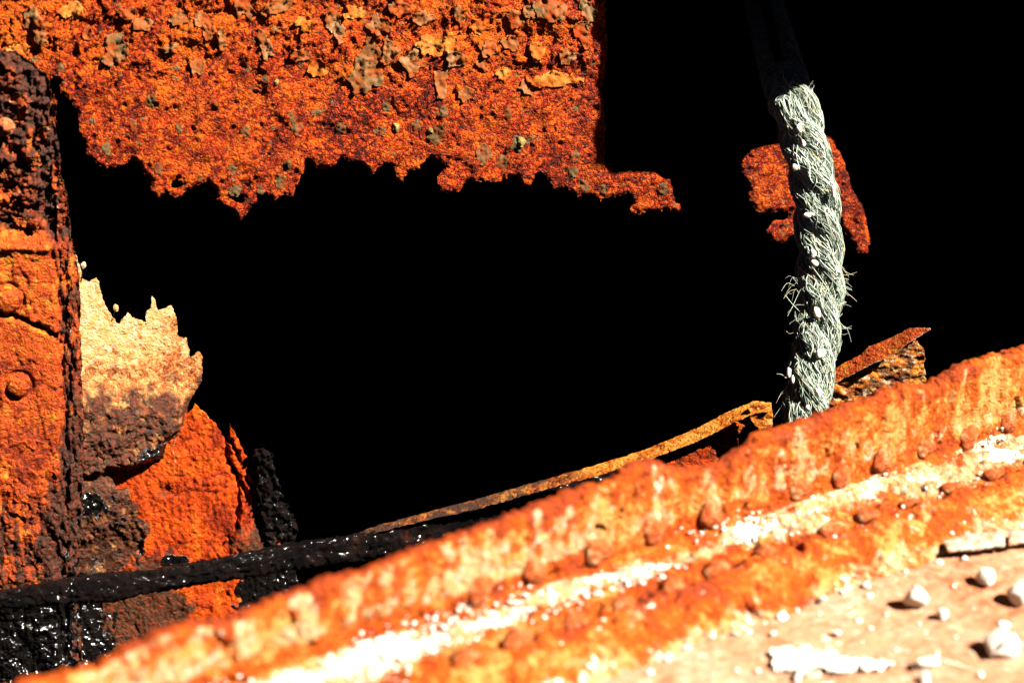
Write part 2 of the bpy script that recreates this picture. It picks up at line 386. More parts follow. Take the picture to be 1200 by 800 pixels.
# pits and torn nicks
hd -= .004*sm(fbm(Sc*42, A_*36, 12, 3), .38, .5)
P = P+nn*hd[..., None]
bn = fbm(Sc*22, A_*40, 14, 5, .65); left = 1-sm(Sc, .05, .32)
ctr_w = .017+.014*noise(Sc*11, Sc*0, 33); wid = .012+.016*sm(Sc, .22, .42)+.010*np.clip(noise(Sc*7, Sc*0+5, 34), -.6, 1)+.010*(1-sm(Sc, -.05, .05))
flatpale = np.exp(-((Wc-ctr_w)/wid)**2)*(.80+.25*left+.3*noise(Sc*13, Sc*0+9, 44))+1.0*bn
pale = np.where((Wc > .003) & (Wc <= .056), flatpale, 0)
pale += onface*(.42*(1-sm(Zc, .022, .055+.03*fbm(Sc*30, Sc*0, 37, 2)))+1.0*fbm(Sc*44, A_*12, 15, 5, .65)+.5*fbm(Sc*90, A_*70, 16, 3)+.19+.26*(1-sm(Zc, .03, .085))+.35*sm(Sc, .22, .34)*(1-sm(Zc, .018, .034+.03*fbm(Sc*22, Sc*0, 39, 2)))+.16*(1-sm(Sc, -.05, .25)))
pale = np.where(Wc > .056, .16+.95*fbm(Sc*25, A_*40, 17, 5, .65)+.38*sm(Wc, .076, .099), pale)*(Wc > -.004)
sn_ = fbm(Sc*30, A_*55, 47, 5, .7)
salt = np.where((Wc > .002) & (Wc <= .058), np.exp(-((Wc-ctr_w)/(wid*.75))**2)*(.36+.30*left+.75*noise(Sc*15, Sc*0+9, 44))+.85*sn_, 0)
salt += onface*((.34+.45*noise(Sc*19, Sc*0, 48))*(1-sm(Zc, .020, .042+.05*fbm(Sc*40, Sc*0, 57, 3)))+.45*fbm(Sc*70, A_*40, 58, 4, .7)+.10*left)
salt = np.where(Wc > .058, .16+.8*fbm(Sc*30, A_*60, 59, 5, .7)+.22*sm(Wc, .082, .1), salt)*(Wc > -.003)
topd = sm(Zc-Hs, -.016, -.004)*(Wc < .002)
mk('angle_bar', P.reshape(-1, 3), grid_faces(*Wc.shape), M['coaming'], coam, {'salt': salt.ravel(), 'pale': pale.ravel(), 'dark': (.4*onface*fbm(Sc*40, A_*12, 18, 3)+.12*topd).ravel(), 'lift': (.30*onface*fbm(Sc*20, A_*10, 24, 4)+.05*onface+.08*left*onface-.20*topd-.10*sm(Wc, .03, .055)*(1-sm(Wc, .062, .075))).ravel()})

# rivets: domed heads, three worn shapes shared between all
def dome(seed, up=.62):
    bm = bmesh.new(); bmesh.ops.create_icosphere(bm, subdivisions=3, radius=1)
    for v in bm.verts:
        a = math.atan2(v.co.y, v.co.x); k = 1+.12*math.sin(2*a+seed)+.10*math.sin(3*a+seed*2.3)+.05*math.sin(5*a+seed*5+3*v.co.z)
        v.co.x *= k; v.co.y *= k; v.co.z = max(v.co.z, -.35)*up*(1+.1*math.sin(4*v.co.x+seed)+.08*math.sin(7*v.co.y+seed))
    bmesh.ops.scale(bm, vec=(.01, .01, .01), verts=bm.verts); me = bpy.data.meshes.new('rivet'); bm.to_mesh(me); bm.free(); me.polygons.foreach_set('use_smooth', [True]*len(me.polygons)); return me
def put(name, me, loc, nrm, r, parent, spin=0):
    o = bpy.data.objects.new(name, me); COL.objects.link(o)
    o.rotation_euler = (mathutils.Vector(nrm).to_track_quat('Z', 'Y').to_matrix() @ mathutils.Matrix.Rotation(spin, 3, 'Z')).to_euler()
    o.scale = (r/.01, r/.01, r/.01)
    if parent: o.parent = parent; o.location = np.array(loc)-ORG[parent]
    else: o.location = loc
    return o
DOM = [dome(k*1.7, .5) for k in range(3)]
for d_ in DOM: d_.materials.append(M['rivet_fg'])
for k, (x, y) in enumerate(((560, 690), (625, 668), (700, 645), (765, 622), (832, 603), (935, 572), (984, 558), (1033, 541), (1082, 524), (1133, 512), (1180, 494), (1228, 478))):
    s, z = face_sz(x, y); put('rivet', DOM[k % 3], SWZ(np.array(s), np.array(.0015), np.array(z)), CN+np.array((0, 0, .1)), .0112+.0016*random.uniform(-1, 1), coam, k*2.1)
for k, (x, y) in enumerate(((560, 778), (622, 757), (690, 735), (742, 712), (800, 690), (858, 676), (915, 655), (1000, 634), (1046, 617), (1097, 602), (1150, 584), (1196, 568), (1245, 552))):
    s, w = deck_sw(x, y, .022); put('rivet', DOM[(k+1) % 3], SWZ(np.array(s), np.array(min(max(w, .026), .052)), np.array(.0195)), np.array((0, 0, 1.0))+CN*.15, .0105+.002*random.uniform(-1, 1), coam, k*1.3)

# loose white grit packed along the foot
def ico(sub, seed, jag=.22, flat_=1.0):
    bm = bmesh.new(); bmesh.ops.create_icosphere(bm, subdivisions=sub, radius=1); rs = random.Random(seed)
    ph = [rs.uniform(0, 6.28) for _ in range(9)]
    for v in bm.verts:
        x, y, z = v.co; k = 1+jag*(math.sin(2.1*x+1.3*y+ph[0])+.8*math.sin(2.6*y+1.9*z+ph[1])+.6*math.sin(3.3*z+2.2*x+ph[2])+.35*math.sin(6*x+4*y+ph[3])+.3*math.sin(7*z-5*y+ph[4]))*.6
        v.co = v.co*k; v.co.z *= flat_
    bm.verts.index_update(); bm.faces.ensure_lookup_table()
    V = np.array([v.co[:] for v in bm.verts]); F = np.array([[v.index for v in f.verts] for f in bm.faces]); bm.free(); return V, F
GR = [ico(1, k, .55) for k in range(6)]
Vs, Fs, k0 = [], [], 0
for i in range(5200):
    s = random.uniform(-.30, .64)
    w = abs(random.gauss(.018, .012)) if random.random() < .8 else random.uniform(.0, .12)
    dens = float(fbm(np.array(s*9), np.array(w*30), 71, 2))
    if random.random() > .22+2.4*dens+ (.25 if s < .1 else 0): continue
    zz = .019 if w < .062 else .024-(w-.062)*.62
    if w < .012: zz = .02+random.random()*.014*(1-w/.012)
    r = random.choice((.0005, .0006, .0007, .0009, .0011, .0014, .0020))*random.uniform(.7, 1.2)
    V, F = GR[i % 6]; a = random.uniform(0, 6.28); rot = np.array(((math.cos(a), -math.sin(a), 0), (math.sin(a), math.cos(a), 0), (0, 0, .6)))
    Vs.append(V@rot.T*r+SWZ(np.array(s), np.array(w), np.array(zz+r*.55))); Fs.append(F+k0); k0 += len(V)
tag(mk('white_grit', np.concatenate(Vs), np.concatenate(Fs), M['stone'], smooth=False), 'loose white grit packed along the foot of the coaming', 'grit', kind='stuff')

# stones lying on the deck
def chip(seed, n_):
    """angular broken stone: hull of a few random points with bevelled edges"""
    rs = random.Random(seed); bm = bmesh.new()
    for i in range(n_):
        v = mathutils.Vector((rs.gauss(0, 1), rs.gauss(0, 1), rs.gauss(0, 1))).normalized()*rs.uniform(.8, 1.1); bm.verts.new(v)
    r_ = bmesh.ops.convex_hull(bm, input=bm.verts)
    bmesh.ops.delete(bm, geom=[v for v in bm.verts if not v.link_faces], context='VERTS')
    bmesh.ops.bevel(bm, geom=bm.edges[:], offset=.10, segments=1, affect='EDGES', profile=.6)
    bmesh.ops.triangulate(bm, faces=bm.faces[:]); bm.verts.index_update()
    V = np.array([v.co[:] for v in bm.verts]); F = np.array([[v.index for v in f.verts] for f in bm.faces]); bm.free(); return V, F
def stone(px, py, rx, ry, seed, label, flat_=.8, group=None, jag=.22, sub=3):
    V, F = chip(seed, 16 if sub > 2 else 9); p = on_deck(np.array(float(px)), np.array(float(py)+ry*.5)); d = float((p-CAM)@FWD)
    V = V*np.array((rx, rx*.9, ry*1.1))*1.18*d/FPX
    a = seed*1.3; V = V@np.array(((math.cos(a), -math.sin(a), 0), (math.sin(a), math.cos(a), 0), (0, 0, 1))).T
    V = V+p; V[:, 2] += -V[:, 2].min()-.001
    return tag(mk('white_stone', V, F, M['stone'], smooth=False), label, 'stone', group)
g = 'white stones lying on the deck'
stone(1173, 758, 23, 15, 3, 'largest white stone, lying on the pale deck nearest the lower right corner', group=g)
stone(1071, 706, 15, 15, 5, 'upright rounded white stone standing alone in the middle of the pale deck', group=g)
stone(1195, 698, 16, 14, 8, 'angular white stone on the deck, cut off by the right edge', group=g, jag=.3)
stone(1154, 679, 12, 10, 11, 'round white stone on the deck just below the lifted pale slab', group=g)
stone(1104, 721, 8, 7, 13, 'small white stone with a rusty shadow, right beside the upright stone', group=g)
stone(1085, 781, 14, 5, 17, 'flat white stone chip on the deck, low by the bottom edge', group=g, jag=.3)
stone(1176, 732, 9, 4, 19, 'flat white chip on the deck just above the largest stone', group=g, jag=.3)
for k, (x, y, r) in enumerate(((1016, 685, 7), (1019, 699, 5), (1006, 726, 5), (982, 742, 7), (1021, 735, 4), (916, 721, 8), (962, 705, 7), (837, 746, 8), (862, 742, 7), (932, 714, 5), (987, 694, 5), (861, 785, 6), (887, 785, 5), (1037, 721, 4), (1078, 731, 4), (1085, 741, 3), (1119, 687, 4), (906, 744, 4), (877, 739, 5), (935, 793, 10), (1083, 795, 10), (805, 760, 6), (782, 770, 5), (1060, 668, 4), (1130, 655, 5), (1100, 660, 5), (960, 718, 3), (1140, 712, 3), (1120, 745, 3), (1050, 760, 3), (1150, 790, 5), (760, 788, 6), (1010, 750, 3), (945, 700, 4), (897, 728, 4))):
    stone(x, y, r, r*.75, 30+k, 'tiny white stone chip scattered on the pale deck', group='tiny white chips on the deck', jag=.3, sub=2)

# white crust patch and lifted pale slabs on the deck
def deckpos(z=0.0): return lambda u, v: on_deck(u, v, z)
ZN = np.array((0, 0, 1.0))
tag(sheet('white_crust_patch', [(905, 762), (925, 757), (950, 762), (975, 766), (1000, 770), (1022, 773), (1045, 776), (1030, 783), (1005, 780), (985, 786), (960, 779), (930, 786), (908, 784)], deckpos(.003), ZN, M['stone'], 1.3,
    lambda u, v, d: .0006+.0012*fbm(u/9, v/5, 3, 4)+.0006*sm(d, 0, 5), .003, rag=((8, 18), (5, 7), (4, 3.5)), seed=4), 'thin white crust patch spread flat on the deck near the bottom edge', 'crust')
for k, (pl, lb) in enumerate((([(1106, 634), (1130, 626), (1176, 621), (1178, 637), (1140, 642), (1110, 644)], 'pale lifted slab of scale where the coaming meets the deck, the longer one'), ([(1182, 620), (1215, 615), (1250, 610), (1252, 626), (1215, 632), (1183, 636)], 'pale lifted slab of scale running out of the right edge'))):
    tag(sheet('scale_slab', pl, deckpos(.010), ZN, M['deck'], 1.6, lambda u, v, d: .0015*fbm(u/12, v/8, 3, 3)+.001*sm(d, 0, 5), .006, rag=((1.5, 9),), seed=9+k,
        afn=lambda u, v, d: {'pale': .55+0*u}), lb, 'scale slab', 'pale scale slabs by the coaming')

# ================================================================== UPPER HULL PLATE
PL = [(-140, -330), (716, -330), (712, -100), (709, 0), (712, 60), (706, 110), (711, 160), (708, 190), (722, 203), (748, 200), (770, 204), (786, 212), (788, 224), (793, 238), (806, 249), (797, 251), (780, 247), (762, 247), (750, 253), (739, 246), (743, 235), (735, 227), (722, 231), (703, 235), (690, 228), (677, 231), (662, 219), (648, 220), (640, 208), (633, 199), (627, 203), (622, 217), (612, 221), (607, 208), (585, 213), (565, 213), (547, 212), (538, 226), (524, 228), (514, 222), (513, 206), (524, 197), (511, 185), (500, 185), (492, 197), (478, 202), (473, 213), (466, 211), (460, 193), (445, 195), (438, 203), (425, 193), (412, 192), (400, 184), (393, 192), (383, 199), (370, 197), (364, 189), (357, 189), (356, 203), (347, 218), (344, 231), (333, 228), (323, 236), (315, 229), (303, 228), (300, 237), (292, 249), (282, 258), (270, 246), (258, 240), (252, 222), (243, 212), (228, 218), (215, 228), (205, 232), (193, 225), (183, 233), (177, 222), (178, 210), (170, 205), (163, 193), (155, 188), (145, 194), (125, 198), (113, 192), (99, 180), (101, 168), (92, 155), (91, 130), (82, 118), (72, 108), (70, 95), (62, 91), (50, 100), (30, 140), (-140, 170)]
def plate_h(u, v, d):
    lower = sm(v, 50, 140)
    wu, wv = u+9*fbm(u/30, v/30, 71, 3), v+9*fbm(u/30, v/30, 77, 3)
    g = .0006*(.6-cells(u/5.0, v/5.0, 3))*(.25+.75*lower)
    s1 = fbm((wu+wv*.45)/24, (wv-wu*.2)/46, 11, 5, .6); s2 = fbm((wu+wv*.3)/15, wv/26, 13, 4, .6)
    step = .0013*sm(s1, -.02, .015)+.0013*sm(s1, .16, .19)+.0011*sm(s2, .08, .11)+.0010*s1
    rip = .0014*np.sin((u*.85-v*.45)/8.5+2.6*fbm(u/40, v/40, 8, 2))*sm(v, 60, 140)*(.4+.9*noise(u/60, v/60, 2))
    pit = -.0012*sm(-cells(u/23, v/23, 15), -.2, -.08)
    return g+step*(1-.72*lower)+rip+.004*fbm(u/50, v/50, 21, 3)+.0007*fbm(u/11, v/11, 22, 3)+pit-.002*(1-sm(d, 0, 5))
hp = empty('hull_plate', WALL(np.array(340.), np.array(250.)), 'large rusted orange hull plate with jagged lower edge across the top left', 'hull plate')
sheet('plate_sheet', PL, WALL, NW, M['plate'], 1.55, plate_h, .006, holes=((208, 215, 6.5, 5.5), (279, 234, 8, 5)), parent=hp, seed=1, rag=((1.8, 12), (2.2, 4.5), (1.2, 2.6)),
      afn=lambda u, v, d: {'dark': .10*sm(v, 60, 200)+.22*fbm(u/30, v/30, 61, 3), 'lift': .13*(1-sm(v, 10, 150))-.005+.26*fbm((u+v*.5)/38, v/90, 63, 4)+.10*(1-sm(u, 20, 90))*(1-sm(v, 60, 100))})
FL = [(42, 30, 10, 24, 2), (135, 57, 12, 20, 2), (101, 39, 5, 8, 1), (169, 27, 11, 7, 1), (211, 22, 11, 7, 1), (199, 54, 7, 6, 2), (240, 30, 8, 18, 1), (260, 44, 5, 15, 1), (287, 7, 11, 13, 1), (310, 50, 7, 18, 1), (326, 6, 18, 9, 1), (353, 64, 13, 7, 1), (371, 81, 11, 10, 3), (392, 30, 10, 16, 1),
      (429, 81, 17, 30, 2), (467, 7, 11, 11, 2), (511, 51, 23, 13, 3), (484, 74, 13, 15, 1), (516, 98, 8, 18, 1), (540, 20, 5, 15, 1), (572, 57, 11, 8, 1), (599, 51, 11, 8, 1), (643, 10, 20, 13, 2), (622, 12, 9, 9, 1), (650, 94, 28, 8, 3), (618, 101, 8, 10, 1), (680, 37, 7, 19, 1), (688, 14, 8, 16, 2), (565, 76, 5, 8, 1), (589, 89, 8, 8, 3), (445, 30, 14, 12, 1), (415, 14, 12, 9, 3), (455, 60, 10, 14, 1), (495, 22, 13, 9, 1), (560, 30, 10, 8, 3), (535, 70, 12, 9, 1), (604, 22, 8, 12, 1), (665, 66, 10, 8, 1), (360, 25, 12, 8, 3), (85, 12, 12, 9, 3), (20, 60, 12, 10, 3), (230, 78, 8, 9, 1), (150, 15, 9, 7, 1), (545, 110, 8, 8, 1), (630, 60, 9, 12, 3)]
for k, (x, y, rx, ry, t) in enumerate(FL):
    a = random.uniform(-.5, .3)
    sheet('paint_flake', blob(x, y, rx*1.05, ry*1.05, 15, .22, a), WALL, NW, M[('', 'flake', 'flake2', 'flake3')[t]], 1.7,
          lambda u, v, d: .0010+plate_h(u, v, 9+0*u)+.0017*sm(-(u-x)*.8+(v-y)*.4, 0, max(rx, ry)*1.2)+.0008*noise(u/7, v/7, k), .0028, rag=((5.0, 11), (2.5, 5)), parent=hp, seed=100+k, edge=3)
SC = [(177, 118, 8), (125, 174, 7), (155, 148, 6), (287, 154, 6), (336, 194, 7), (329, 213, 8), (272, 199, 6), (186, 197, 6), (276, 223, 8), (72, 79, 5), (348, 149, 7), (520, 130, 6), (606, 169, 9), (567, 181, 10), (589, 191, 8), (673, 184, 7), (684, 218, 7), (511, 158, 11), (452, 125, 6), (448, 153, 5), (707, 223, 6), (778, 223, 7), (345, 140, 5), (595, 132, 6), (488, 148, 6), (672, 202, 6), (210, 150, 5), (400, 150, 6), (250, 120, 5), (305, 222, 5)]
for k, (x, y, r) in enumerate(SC):
    sheet('rust_scab', blob(x, y, r*.95, r*1.15, 11, .22), WALL, NW, M['scab'], 1.4, lambda u, v, d: plate_h(u, v, 9+0*u)+.0002+.0006*sm(d, 0, r*.8)-.0005*sm(d, r*.5, r*.9)+.0008*noise(u/4, v/4, k), .004, rag=((2.5, 7), (1, 3)), parent=hp, seed=200+k, edge=3)
for x, y, r in ((464, 150, 4.5), (504, 153, 3.5), (611, 166, 5), (324, 96, 3)):
    sheet('pale_scab', blob(x, y, r, r*1.2, 9, .2), WALL, NW, M['scab2'], 1.3, lambda u, v, d: plate_h(u, v, 9+0*u)+.0015+.0015*sm(d, 0, r), .005, rag=((.8, 5),), parent=hp, seed=260, edge=3)

# unseen deck edge overhead, its outline worked back from the shade wanted below
Z0 = .52
def tosun(p): return p+SUN*((Z0-p[..., 2])/SUN[2])[..., None]
FR, NF = plane(900, 230, 1.73, 10)            # plane of the hanging scrap
edge_px = [(694, -190), (697, -60), (693, 40), (699, 120), (694, 196), (720, 203), (760, 202), (800, 198)]
scrap_px = [(862, 184), (895, 172), (935, 166), (985, 158), (1040, 150), (1110, 150), (1230, 150)]
arr = lambda L, k: np.array([p[k] for p in L], float)
ep = np.concatenate((tosun(WALL(arr(edge_px, 0), arr(edge_px, 1))), tosun(at(np.array([920., 950.]), np.array([112., 106.]), np.array([1.63, 1.63])))[:1], tosun(FR(arr(scrap_px, 0), arr(scrap_px, 1)))))
print('overhang', np.round(ep, 3).tolist())

# ================================================================== HANGING SCRAP BEHIND ROPE
def grainy(u, v, d): return .0012*(.6-cells(u/6, v/6, 3))+.0012*fbm(u/10, v/10, 5, 3)+.003*fbm(u/30, v/30, 4, 3)-.002*(1-sm(d, 0, 5))
tag(sheet('hanging_scrap', [(864, 184), (880, 176), (905, 168), (922, 158), (940, 152), (972, 158), (990, 190), (1000, 225), (1012, 245), (1021, 280), (1018, 297), (1006, 297), (992, 275), (984, 260), (960, 265), (940, 262), (930, 275), (915, 287), (905, 284), (899, 270), (906, 260), (922, 257), (926, 247), (905, 249), (889, 250), (880, 236), (877, 218), (868, 200)],
    FR, NF, M['plate'], 1.5, grainy, .006, seed=31, afn=lambda u, v, d: {'dark': .18+.6*fbm(u/16, v/16, 5, 4, .6)+.25*sm(u, 955, 965)*(1-sm(v, 235, 262)), 'lift': .12*fbm(u/12, v/12, 6, 3)-.04}), 'small ragged scrap of orange plate hanging behind the rope', 'plate scrap')  # dark: rust mottling, plus half-shade painted into the upper right
sheet('scrap_shade_strip', [(884, -200), (894, -200), (898, -60), (905, 0), (918, 60), (938, 120), (950, 175), (938, 175), (926, 120), (906, 60), (893, 0), (886, -60)], lambda u, v: FR(u, v)-NF*.007, NF, M['interior'], 1.5, None, .003, rag=((1, 8),), parent=bpy.data.objects['hanging_scrap'], seed=33)  # scrap's upper part in shade, added as a strip coloured near black

# ================================================================== LEFT: RIVETED FRAME
CP, NC = plane(50, 400, 1.55, 14)
cedge = [(-30, 50), (0, 62), (20, 66), (40, 79), (55, 92), (60, 115), (62, 140), (68, 165), (70, 190), (72, 215), (77, 225), (80, 245), (82, 270), (84, 290), (88, 297), (93, 325), (95, 400), (97, 470), (99, 520), (97, 580), (93, 650), (95, 720), (100, 900)]
fr = empty('riveted_rib', CP(np.array(20.), np.array(800.)), 'upright rusted riveted steel rib at the left edge, black and scaly at the top', 'hull rib')
CE = np.array(cedge, float)
def cx_edge(v): return np.interp(v, CE[:, 1], CE[:, 0])
CRK = [(-5, 362), (12, 370), (25, 374), (40, 381), (52, 386), (66, 395)]
def col_h(u, v, d):
    e = cx_edge(v)-u
    sd = sm(e, 32, 20)
    h = .0016*fbm(u/18, v/26, 3, 4)+.0005*fbm(u/4, v/4, 8, 3)
    topz = 1-sm(v, 268, 282)
    h += topz*(-.008+.014*fbm(u/20, v/16, 6, 5, .6)+.005*fbm(u/6, v/7, 7, 4, .65))
    h += .004*np.exp(-((v-289-.02*u)/5)**2)
    h += sd*(-.004-.007*sm(e, 14, 0)+.008*fbm(u/5, v/18, 9, 4, .6))
    h -= .011*np.exp(-(seg_dist(u+2*noise(v/5, u/5, 4), v+3*noise(u/6, v/6, 5), CRK)/2.6)**2)
    for (rx, ry, rr) in ((22, 452, 16), (8, 352, 19)):
        q = np.hypot(u-rx, v-ry); h -= .0025*np.exp(-((q-rr)/2.5)**2)
    low = sm(v, 480, 600)
    h += low*(.007*fbm(u/24, v/30, 12, 5, .6)+.003*fbm(u/6, v/9, 13, 4, .65))
    h += .0012*sm(fbm(u/22, v/40, 14, 4), .05, .08)*(1-topz)
    return h
def col_a(u, v, d):
    e = cx_edge(v)-u
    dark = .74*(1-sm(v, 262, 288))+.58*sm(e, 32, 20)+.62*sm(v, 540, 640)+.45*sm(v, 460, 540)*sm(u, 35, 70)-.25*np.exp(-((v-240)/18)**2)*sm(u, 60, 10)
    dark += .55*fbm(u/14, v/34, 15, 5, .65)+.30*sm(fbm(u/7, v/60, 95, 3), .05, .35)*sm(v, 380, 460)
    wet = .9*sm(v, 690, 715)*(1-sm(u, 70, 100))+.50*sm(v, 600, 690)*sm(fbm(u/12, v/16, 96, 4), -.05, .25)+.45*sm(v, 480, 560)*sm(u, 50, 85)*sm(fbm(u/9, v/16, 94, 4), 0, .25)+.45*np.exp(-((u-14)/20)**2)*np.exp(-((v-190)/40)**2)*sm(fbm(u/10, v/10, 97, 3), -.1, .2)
    pale = .40*np.exp(-((e-8)/6)**2)*np.exp(-((v-225)/45)**2)+.35*np.exp(-((v-640)/25)**2)*np.exp(-((u-40)/14)**2)
    return {'dark': dark, 'wet': wet, 'pale': pale, 'lift': .06*sm(v, 280, 300)*(1-sm(v, 340, 460))-.04+.2*fbm(u/20, v/20, 88, 3)}
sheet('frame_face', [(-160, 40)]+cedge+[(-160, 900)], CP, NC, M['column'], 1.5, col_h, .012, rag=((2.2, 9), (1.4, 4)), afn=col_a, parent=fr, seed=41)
DD = dome(2.2, .38); DD.materials.append(M['column'])
for x, y, r in ((10, 352, .0115), (23, 452, .0098), (-28, 520, .011)):
    put('rivet', DD, CP(np.array(float(x)), np.array(float(y)))+NC*.0015, NC, r, fr, x)
sheet('scale_lump', blob(6, 148, 11, 9, 10, .2), CP, NC, M['rivet'], 1.4, lambda u, v, d: .004+.007*sm(d, 0, 9)+.001*noise(u/4, v/4, 3), .012, parent=fr, seed=44, rag=((1, 5),))
for k, (x, y, rx, ry) in enumerate(((66, 205, 5, 26), (72, 250, 5, 30), (78, 300, 5, 22), (84, 360, 4, 34), (62, 130, 5, 18), (88, 430, 4, 30), (52, 160, 8, 12), (30, 230, 15, 8), (22, 118, 14, 8), (40, 190, 10, 9), (15, 205, 12, 7), (35, 262, 16, 6))):
    sheet('scale_flake', blob(x, y, rx, ry, 12, .35, .06), CP, NC, M['column'], 1.4, lambda u, v, d: .001+col_h(u, v, d)*.6+.004*sm(u-x, -rx, rx), .003, rag=((2, 7), (1, 3.5)), parent=fr, seed=300+k, edge=3,
          afn=lambda u, v, d: {'dark': .55+.3*noise(u/6, v/9, k), 'pale': .30+.2*noise(u/5, v/5, k+5)})

# ================================================================== LEFT: BLEACHED TORN PLATE
PP, NP_ = plane(150, 430, 1.625, 24, 7)
pp = empty('bleached_plate', PP(np.array(150.), np.array(550.)), 'pale salt-bleached torn plate with spiky top, dark crust along its bottom', 'torn plate')
def pale_h(u, v, d):
    b = sm(v, 440, 500)*(1-sm(v, 548, 562))
    h = .002*fbm(u/20, v/20, 3, 4)+.0006*fbm(u/4, v/4, 8, 3)
    h += b*(.013+.008*fbm(u/26, v/22, 5, 4, .6)+.0035*fbm(u/5, v/5, 6, 4, .7))*sm(d, 0, 12)
    h -= .035*sm(v, 580, 720)
    h += sm(v, 552, 580)*(.005+.005*fbm(u/18, v/26, 7, 4, .6)+.0028*fbm(u/4, v/5, 9, 4, .7))
    return h
def pale_a(u, v, d):
    n_ = fbm(u/25, v/25, 9, 3)
    lim = 452+22*n_*2-.10*(u-150)
    dark = sm(v, lim-34, lim+30)*(.80+.35*fbm(u/18, v/18, 19, 3))
    pale = .85*(1-sm(v, 395, 470+20*n_))*(1-.50*sm(u, 120, 215))+.20*(1-sm(v, 340, 400))+.5*fbm(u/14, v/14, 29, 3)+.25*(1-sm(u, 95, 115))
    wet = .78*sm(v, 495, 535)*sm(u, 130, 180)*(1-sm(v, 548, 556))+(.30+.5*fbm(u/16, v/20, 35, 4, .65))*sm(v, 555, 590)+.7*sm(v, 690, 720)*(1-sm(u, 80, 130))+.35*sm(v, 640, 700)+.45*np.exp(-((u-108)/16)**2)*np.exp(-((v-585)/26)**2)
    return {'dark': dark, 'pale': np.where(v < 470, pale, .12*sm(v, 560, 600)*sm(u, 110, 160)), 'wet': wet}
sheet('plate_sheet', [(60, 300), (88, 296), (93, 312), (96, 326), (106, 329), (113, 326), (118, 337), (122, 354), (131, 372), (138, 382), (146, 373), (150, 364), (155, 373), (164, 375), (171, 381), (171, 366), (177, 361), (178, 346), (182, 352), (185, 366), (193, 361), (201, 357), (206, 370), (209, 393), (218, 396), (223, 418), (228, 415), (233, 412), (237, 420), (237, 446), (228, 460), (221, 472), (218, 492), (211, 508), (196, 518), (191, 537), (166, 545), (150, 552), (126, 551), (123, 556), (131, 560), (136, 572), (150, 574), (153, 588), (162, 592), (160, 606), (174, 612), (177, 624), (170, 634), (172, 650), (164, 660), (170, 680), (178, 705), (190, 760), (200, 900), (72, 900), (78, 700), (70, 500)],
      PP, NP_, M['pale'], 1.4, pale_h, .004, rag=((1.2, 30), (1.8, 9), (1.4, 4)), afn=pale_a, parent=pp, seed=51)
for (x, y, r, tx, ty) in ((98, 311, 3.6, 95, 330), (136, 361, 4.2, 131, 376)):
    sheet('loose_bit', blob(x, y, r*.8, r*1.2, 9, .15), PP, NP_, M['pale'], 1.0, lambda u, v, d: .002*sm(d, 0, 4), .004, rag=((.5, 4),), parent=pp, seed=55, edge=3, afn=lambda u, v, d: {'pale': .8+0*u})
    sheet('thread_of_rust', [(x-.5, y), (x+.5, y), (tx+.8, ty), (tx-.8, ty)], PP, NP_, M['interior'], .5, None, .0008, rag=(), parent=pp, seed=56)

# ================================================================== LEFT: ORANGE PLATE BEHIND
OP, NO = plane(230, 580, 1.68, 16, 4)
CR2 = [[(265, 512), (267, 540), (276, 556), (281, 575), (280, 600), (277, 622), (263, 640)], [(268, 545), (283, 565), (289, 580)], [(270, 518), (278, 530), (281, 540)], [(292, 545), (289, 560), (296, 572)]]
def or_h(u, v, d):
    h = .003*fbm(u/26, v/40, 3, 4)+.0009*(.6-cells(u/5, v/6, 8))+.0016*fbm(u/8, v/14, 5, 3)
    uu, vv = u+3*noise(v/7, u/7, 4), v+3*noise(u/7, v/7, 5)
    for c in CR2: h -= .010*np.exp(-(seg_dist(uu, vv, c)/2.0)**2)
    h += .006*np.exp(-((u-285)/16)**4)*np.exp(-((v-634)/16)**4)
    h -= .004*np.exp(-(((u-193)/7)**2+((v-575)/6)**2))
    h += .0018*fbm(u/4, v/7, 15, 3, .65)
    return h
def or_a(u, v, d):
    dark = .6*np.exp(-((u-287)/20)**4)*np.exp(-((v-632)/17)**4)+.45*np.exp(-(((u-193)/9)**2+((v-575)/9)**2))+.55*sm(v, 625, 660)*(1-sm(u, 190, 240))+.6*sm(u, 288, 300)*sm(v, 540, 560)
    dark += .5*sm(v, 690, 700)*(1-sm(u, 210, 240))+.6*fbm(u/13, v/22, 98, 5, .7)+.10
    pale = .60*np.exp(-((u-205.5-.03*(v-560)-5*noise(v/26, v*0, 7))/1.5)**2)*(1-sm(v, 555, 595))+.45*np.exp(-((u-246-.1*(v-510))/1.8)**2)*(1-sm(v, 505, 540))
    wet = .9*sm(u+22*fbm(u/12, v/12, 37, 4), 262, 292)*sm(v, 650, 676)+.7*sm(v, 640, 656)*sm(u, 180, 195)*(1-sm(v, 660, 668))*(1-sm(u, 215, 235))
    return {'dark': dark, 'pale': pale, 'wet': wet, 'lift': .25*fbm(u/22, v/40, 99, 4)-.04+.12*(1-sm(v, 480, 540))}
tag(sheet('torn_orange_plate', [(120, 460), (205, 478), (212, 474), (218, 489), (229, 474), (240, 484), (254, 498), (263, 514), (266, 522), (270, 497), (275, 508), (283, 522), (291, 541), (294, 556), (300, 575), (305, 600), (309, 624), (322, 629), (332, 640), (345, 660), (352, 700), (360, 900), (120, 900)],
    OP, NO, M['orange'], 1.5, or_h, .005, rag=((1.8, 8), (1.0, 4)), afn=or_a, seed=61), 'smooth bright orange torn plate behind the bleached one, cracked along its right edge', 'torn plate')
WS, NS = plane(320, 590, 1.70, 25)
